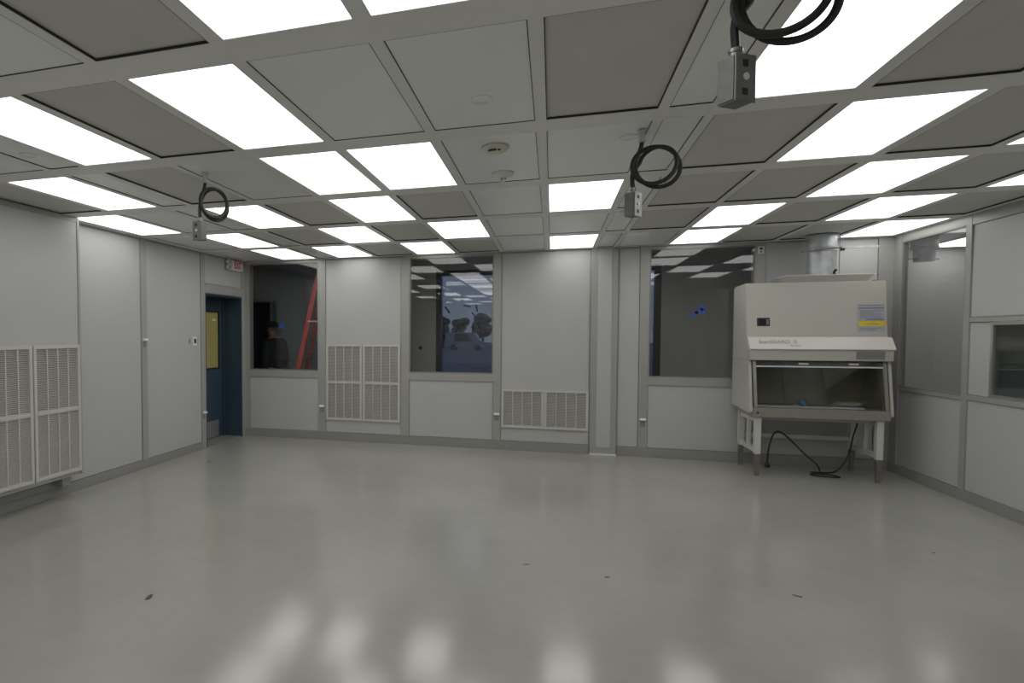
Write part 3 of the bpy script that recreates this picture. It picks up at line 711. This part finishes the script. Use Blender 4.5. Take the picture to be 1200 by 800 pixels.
# ================================================================== CEILING FITTINGS
zf = H+.0042
sd = empty('smoke_detector', (-.339, 3.695, zf)); tag(sd, 'round cream smoke detector with dark slots on the ceiling', 'smoke detector')
MB().lathe((-.339, 3.695, zf), [(.082, 0), (.082, -.014), (.076, -.018), (.062, -.032), (.045, -.042), (.02, -.046)], 32).build('housing', M['cream'], sd, smooth=True)
for a0, a1 in ((-2.2, -1.35), (-1.2, -.95)):
    m = MB(); k = 8
    pts = [(-.339+.0575*math.cos(a0+(a1-a0)*i/k), 3.695+.0575*math.sin(a0+(a1-a0)*i/k), zf-.037) for i in range(k+1)]
    m.tube(pts, .0062, 6).build('vent_slot', M['black'], sd)
hd2 = empty('heat_detector', (-.342, 4.309, zf)); tag(hd2, 'pale round heat detector with prongs on the ceiling', 'heat detector')
MB().lathe((-.342, 4.309, zf), [(.078, 0), (.078, -.012), (.066, -.026), (.03, -.036), (.018, -.04)], 32).build('housing', M['white'], hd2, smooth=True)
for k in range(3):
    a = k*2.1-1.9
    MB().tube([(-.342+.02*math.cos(a), 4.309+.02*math.sin(a), zf-.036), (-.342+.016*math.cos(a), 4.309+.016*math.sin(a), zf-.058)], .003, 6).build('prong', M['alu_dark'], hd2)
MB().lathe((-.342, 4.309, zf-.058), [(.02, 0), (.02, -.003)], 14).build('sensor_disc', M['white'], hd2)
for x, y, z, lab in ((-.337, 2.946, H+.004, 'flat round sprinkler cap on the panel near the smoke detector'), (-3.17, 3.02, H+.006, 'flat round sprinkler cap on the narrow strip by the air chase'), (.41, 3.74, H+.004, 'flat round sprinkler cap beside the hanging cable')):
    s_ = MB().lathe((x, y, z), [(.052, 0), (.052, -.004), (.046, -.008)], 28).build('sprinkler_cap', M['ceil_flush'], origin=(x, y, z), smooth=True)
    tag(s_, lab, 'sprinkler')

# ================================================================== WALL FITTINGS
def latch(loc, rz, label):
    e = empty('wall_latch', loc, rz); tag(e, label, 'latch')
    o = (0, 0, 0)
    box(-.030, .030, -.004, 0, -.075, .0).build('plate', M['alu_dark'], e, bevel=.001, origin=o)
    MB().prism_x([(0, .0), (-.030, .0), (-.034, .012), (-.02, .026), (0, .03)], -.036, .036).build('hood', M['lip'], e, bevel=.002, origin=o)
    MB().tube([(0, -.004, -.03), (0, -.014, -.03)], .010, 10).build('button', M['alu'], e, origin=o)
yl = D-FR
latch((-3.295, yl, .49), 0, 'small metal latch on the post beside the ladder window')
latch((-.719, yl, .47), 0, 'small metal latch on the post beside the low grilles')
latch((1.127, yl, .47), 0, 'small metal latch on the narrow post beside the taped window')
latch((LW+FR, 5.95, 1.50), PI/2, 'small metal latch high on the post between the door wall panels')
latch((LW+FR, 7.19, .49), PI/2, 'small metal latch low on the post beside the blue door')
e = empty('wall_sensor', (2.41, yl, 2.60)); tag(e, 'small round sensor plate high on the post above the cabinet', 'sensor')
box(2.375, 2.445, yl-.006, yl, 2.555, 2.645).build('plate', M['white'], e, bevel=.002)
MB().tube([(2.41, yl-.006, 2.615), (2.41, yl-.02, 2.615)], .014, 12).build('eye', M['black'], e)
MB().tube([(2.41, yl-.006, 2.578), (2.41, yl-.012, 2.578)], .008, 10).build('knob', M['black'], e)
e = empty('wall_sensor', (2.34, D-.004, 2.62)); tag(e, 'small round chrome knob at the top corner of the taped window', 'sensor')
MB().tube([(2.335, D-.002, 2.60), (2.335, D-.03, 2.60), (2.335, D-.05, 2.60)], [.012, .018, .012], 12).build('knob', M['lip'], e, smooth=True)
MB().tube([(2.335, D-.002, 2.60), (2.335, D-.006, 2.60)], .024, 12).build('base', M['alu_dark'], e)
e = empty('light_switch', (LW-.001, 6.99, 1.49)); tag(e, 'white wall switch plate with black rocker beside the door', 'switch')
box(LW-.001, LW+.008, 6.945, 7.035, 1.43, 1.55).build('plate', M['white'], e, bevel=.002)
box(LW+.008, LW+.013, 6.97, 7.015, 1.46, 1.52).build('rocker', M['black'], e, bevel=.001)
e = empty('key_switch', (LW-.001, 6.88, 1.49)); tag(e, 'small grey key switch next to the white switch plate', 'switch')
box(LW-.001, LW+.005, 6.855, 6.905, 1.455, 1.525).build('plate', M['alu'], e, bevel=.001)
MB().tube([(LW+.005, 6.88, 1.49), (LW+.012, 6.88, 1.49)], .009, 10).build('barrel', M['alu_dark'], e)
# exit sign above the door
ex = empty('exit_sign', (LW-.001, 8.0, 2.53)); tag(ex, 'white exit sign with red letters and lamp heads above the door', 'exit sign')
box(LW-.001, LW+.055, 7.86, 8.215, 2.53, 2.68).build('housing', M['white'], ex, bevel=.005)
tm = text_mesh('EXIT', .165, M['red'], 'lettering', extrude=.001, bold=.005, align='CENTER')
to = link('lettering', tm, ex)
mt = Matrix((Vector((0, 1, 0)), Vector((0, 0, 1)), Vector((1, 0, 0)))).transposed().to_4x4(); mt.translation = Vector((.0575, .075, .078)); to.matrix_local = mt
to.scale = (.62, .88, 1)
for z in (2.575, 2.635):
    pass
for y, z in ((7.80, 2.645), (7.80, 2.565)):
    h_ = MB().tube([(LW+.03, 7.862, z), (LW+.035, y+.02, z)], .010, 8).build('lamp_arm', M['white'], ex)
    MB().tube([(LW+.02, y, z), (LW+.05, y, z), (LW+.085, y, z)], [.022, .036, .040], 16).build('lamp_head', M['white'], ex, smooth=True)
    MB().tube([(LW+.0855, y, z), (LW+.088, y, z)], .034, 16).build('lamp_lens', M['steel'], ex)

# ================================================================== BLUE TAPE ON THE GLASS
def tape(name, strips, y, label):
    e = empty(name, (strips[0][0], y, strips[0][1])); tag(e, label, 'tape')
    for (xa, za, xb, zb, w) in strips:
        d_ = Vector((xb-xa, 0, zb-za)).normalized(); nn = Vector((-d_.z, 0, d_.x))*w/2
        q = [(xa+nn.x, za+nn.z), (xb+nn.x, zb+nn.z), (xb-nn.x, zb-nn.z), (xa-nn.x, za-nn.z)]
        MB().prism_y(q, y-.0012, y).build('tape_strip', M['tape'], e)
GLY = D+.0078
tape('masking_tape', [(1.66, 1.80, 1.80, 1.90, .035), (1.775, 1.955, 1.815, 1.835, .04), (1.715, 1.865, 1.745, 1.835, .03)], GLY, 'blue masking tape in a T on the window beside the cabinet')
tape('masking_tape', [(-4.00, 1.68, -3.93, 1.76, .04), (-3.955, 1.715, -3.90, 1.675, .04)], GLY, 'blue masking tape on the window before the dark room')
YO = CY+.0445
tape('masking_tape', [(-1.70, 2.04, -1.62, 1.93, .028)], YO, 'short blue tape strip at the corner of the outer window')
tape('masking_tape', [(-1.40, 2.06, -1.28, 2.03, .03), (-1.19, 2.06, -1.17, 1.95, .025), (-1.26, 1.94, -1.17, 1.84, .02)], YO, 'group of three blue tape strips on the outer window')
sp = MB().tube([(-2.10, CY, 1.36), (-2.10, CY-.03, 1.36)], .03, 12).build('door_bumper', M['black']); tag(sp, 'small round black bumper on the corridor wall beside the outer window', 'bumper')

# ================================================================== LADDER AND PERSON BEHIND WINDOW 1
lad = empty('step_ladder', (-3.75, 8.95, 0)); tag(lad, 'tall red step ladder standing in the dark room', 'ladder')
LY0, LY1 = 8.76, 9.16
zt = 2.85
def fx(z): return -4.10+.222*z
def bxr(z): return -2.88-.222*z*.62
for y, sgn in ((LY0, 1), (LY1, -1)):
    yy = lambda z: y+sgn*.02*z
    m = MB().add([(fx(0)-.04, yy(0)-.014, 0), (fx(0)+.04, yy(0)-.014, 0), (fx(0)+.04, yy(0)+.014, 0), (fx(0)-.04, yy(0)+.014, 0), (fx(zt)-.04, yy(zt)-.014, zt), (fx(zt)+.04, yy(zt)-.014, zt), (fx(zt)+.04, yy(zt)+.014, zt), (fx(zt)-.04, yy(zt)+.014, zt)],
                 [(0, 3, 2, 1), (4, 5, 6, 7), (0, 1, 5, 4), (1, 2, 6, 5), (2, 3, 7, 6), (3, 0, 4, 7)])
    m.build('front_rail', M['ladder'], lad)
    m = MB().add([(bxr(0)-.03, yy(0)-.012, 0), (bxr(0)+.03, yy(0)-.012, 0), (bxr(0)+.03, yy(0)+.012, 0), (bxr(0)-.03, yy(0)+.012, 0), (bxr(zt)-.03, yy(zt)-.012, zt), (bxr(zt)+.03, yy(zt)-.012, zt), (bxr(zt)+.03, yy(zt)+.012, zt), (bxr(zt)-.03, yy(zt)+.012, zt)],
                 [(0, 3, 2, 1), (4, 5, 6, 7), (0, 1, 5, 4), (1, 2, 6, 5), (2, 3, 7, 6), (3, 0, 4, 7)])
    m.build('rear_rail', M['ladder'], lad)
for k in range(1, 9):
    z = k*.305
    box(fx(z)-.035, fx(z)+.045, LY0+.02*z+.014, LY1-.02*z-.014, z-.012, z+.012).build('step', M['alu'], lad)
    if k % 2 == 0: MB().tube([(bxr(z), LY0+.02*z, z), (bxr(z), LY1-.02*z, z)], .01, 6).build('rear_bar', M['alu'], lad)
box(fx(zt)-.06, bxr(zt)+.05, LY0+.03, LY1-.03, zt-.01, zt+.05).build('top_cap', M['ladder'], lad, bevel=.008)
zs = 1.79
MB().tube([(fx(zs), LY0+.03, zs), (bxr(zs), LY0+.03, zs-.02)], .012, 8).build('spreader', M['lip'], lad)

# person: standing, facing the dark door (-x), head bowed
pr = empty('person', (-4.60, 9.42, 0)); tag(pr, 'person in black cap and dark jacket standing in the dark room', 'person')
def skin(name, joints, bones, material, parent, sub=2):
    me = bpy.data.meshes.new(name); ks = list(joints)
    me.from_pydata([joints[k][0] for k in ks], [(ks.index(a), ks.index(b)) for a, b in bones], [])
    o = link(name, me, parent); me.materials.append(material)
    md = o.modifiers.new('skin', 'SKIN'); md.use_smooth_shade = True
    for i, k in enumerate(ks):
        r = joints[k][1]; r = r if isinstance(r, tuple) else (r, r)
        me.skin_vertices[0].data[i].radius = r
    me.skin_vertices[0].data[0].use_root = True
    s_ = o.modifiers.new('sub', 'SUBSURF'); s_.levels = sub; s_.render_levels = sub
    return o
# local frame: +x is forward here, the Empty is turned to face -x
J = {'pelvis': ((0, 0, .96), (.13, .16)), 'waist': ((0, 0, 1.12), (.11, .145)), 'chest': ((0, 0, 1.33), (.12, .17)), 'collar': ((.0, 0, 1.47), (.085, .13)), 'neck': ((.02, 0, 1.535), .055), 'skull': ((.045, 0, 1.60), (.065, .065)), 'head': ((.055, 0, 1.66), (.092, .076)), 'crown': ((.035, 0, 1.735), (.07, .065))}
Bn = [('pelvis', 'waist'), ('waist', 'chest'), ('chest', 'collar'), ('collar', 'neck'), ('neck', 'skull'), ('skull', 'head'), ('head', 'crown')]
for s, n_ in ((1, 'l'), (-1, 'r')):
    J.update({n_+'sh': ((0, s*.185, 1.43), .065), n_+'el': ((-.02, s*.235, 1.15), .047), n_+'wr': ((.07, s*.225, .91), .032), n_+'palm': ((.10, s*.215, .83), (.036, .02)),
              n_+'hip': ((0, s*.095, .88), .095), n_+'kn': ((.01, s*.105, .50), .062), n_+'an': ((-.02, s*.11, .10), .042), n_+'to': ((.15, s*.125, .035), .036)})
    Bn += [('collar', n_+'sh'), (n_+'sh', n_+'el'), (n_+'el', n_+'wr'), (n_+'wr', n_+'palm'), ('pelvis', n_+'hip'), (n_+'hip', n_+'kn'), (n_+'kn', n_+'an'), (n_+'an', n_+'to')]
    for q_, (dx, dy, L_) in enumerate(((.022, 0, .075), (.008, .004, .085), (-.008, .004, .08), (-.022, 0, .06))):
        a = ((.10+dx, s*(.213+dy), .79), .0095); b = ((.112+dx, s*(.208+dy), .79-L_*.5), .0088); c_ = ((.128+dx, s*(.200+dy), .79-L_), .0078)
        J[n_+'f%da' % q_] = a; J[n_+'f%db' % q_] = b; J[n_+'f%dc' % q_] = c_
        Bn += [(n_+'palm', n_+'f%da' % q_), (n_+'f%da' % q_, n_+'f%db' % q_), (n_+'f%db' % q_, n_+'f%dc' % q_)]
    J[n_+'ta'] = ((.135, s*.205, .845), .011); J[n_+'tb'] = ((.155, s*.198, .80), .0095)
    Bn += [(n_+'wr', n_+'ta'), (n_+'ta', n_+'tb')]
    J[n_+'ear'] = ((.04, s*.082, 1.655), (.014, .009)); Bn += [('head', n_+'ear')]
J['nose'] = ((.150, 0, 1.645), .012); J['chin'] = ((.105, 0, 1.575), .030)
Bn += [('head', 'nose'), ('skull', 'chin')]
body_o = skin('body', J, Bn, M['skin'], pr)
def sub(keys, grow): return {k: (J[k][0], tuple(a+grow for a in (J[k][1] if isinstance(J[k][1], tuple) else (J[k][1],)*2))) for k in keys}
jk = ['chest', 'waist', 'pelvis', 'collar', 'lsh', 'lel', 'lwr', 'rsh', 'rel', 'rwr']
skin('jacket', sub(jk, .042), [b for b in Bn if b[0] in jk and b[1] in jk], M['cloth'], pr)
tk = ['pelvis', 'lhip', 'lkn', 'lan', 'rhip', 'rkn', 'ran']
skin('trousers', sub(tk, .030), [b for b in Bn if b[0] in tk and b[1] in tk], M['trouser'], pr)
sh = MB()
for s in (1, -1): sh.ball((.055, s*.118, .045), .135, .052, .045, 14, 8)
sh.build('shoes', M['black'], pr, smooth=True, origin=(0, 0, 0))
cp = MB().lathe((.035, 0, 1.70), [(.108, 0), (.110, .03), (.098, .075), (.06, .105), (.01, .112)], 22)
cp.build('cap', M['cap'], pr, smooth=True, origin=(0, 0, 0))
brim = MB().prism_y([(.11, 1.700), (.225, 1.672), (.225, 1.680), (.11, 1.712)], -.075, .075)
brim.build('cap_brim', M['cap'], pr, bevel=.003, origin=(0, 0, 0))
ey = MB()
for s in (1, -1): ey.ball((.138, s*.032, 1.668), .010, None, None, 8, 6)
ey.build('eyes', M['black'], pr, origin=(0, 0, 0))
mo = MB().ball((.137, 0, 1.602), .008, .022, .006, 8, 6); mo.build('mouth', M['cap'], pr, origin=(0, 0, 0))
pr.rotation_euler = (0, 0, PI-.25)

# ================================================================== BITS ON THE FLOOR
def debris(name, x, y, L_, w, a, label, h=.004, seed=1):
    rnd = random.Random(seed); n = 10; top = []; 
    for i in range(n):
        t_ = 2*PI*i/n; rr = rnd.uniform(.8, 1.15)
        px = L_/2*math.cos(t_)*rr; py = w/2*math.sin(t_)*rr
        top.append((x+px*math.cos(a)-py*math.sin(a), y+px*math.sin(a)+py*math.cos(a)))
    vs = [(p[0], p[1], 0.0) for p in top]+[(x+(p[0]-x)*.9, y+(p[1]-y)*.9, h*rnd.uniform(.6, 1.4)) for p in top]+[(x, y, h)]
    fs = [tuple(range(n-1, -1, -1))]+[(i, (i+1) % n, (i+1) % n+n, i+n) for i in range(n)]+[(i+n, (i+1) % n+n, 2*n) for i in range(n)]
    o = MB().add(vs, fs).build(name, M['debris'], origin=(x, y, 0)); tag(o, label, 'debris'); return o
debris('leaf_scrap', -2.294, 2.987, .085, .030, 1.75, 'brown leaf-shaped scrap lying on the open grey floor', .005, 3)
debris('floor_crumb', .36, 4.104, .035, .012, .2, 'tiny dark crumb on the floor below the chase column', .004, 4)
debris('floor_crumb', 1.431, 4.135, .048, .010, -.5, 'thin dark splinter on the floor before the cabinet', .004, 5)
debris('floor_crumb', -.152, 4.176, .05, .012, .3, 'faint thin scrap on the floor before the low grilles', .002, 6)
debris('floor_crumb', -4.05, 6.45, .05, .02, .1, 'small dark scrap on the floor by the door wall', .004, 8)
debris('floor_crumb', 2.65, 5.25, .03, .01, .6, 'tiny scrap on the floor near the pass-through window', .003, 9)
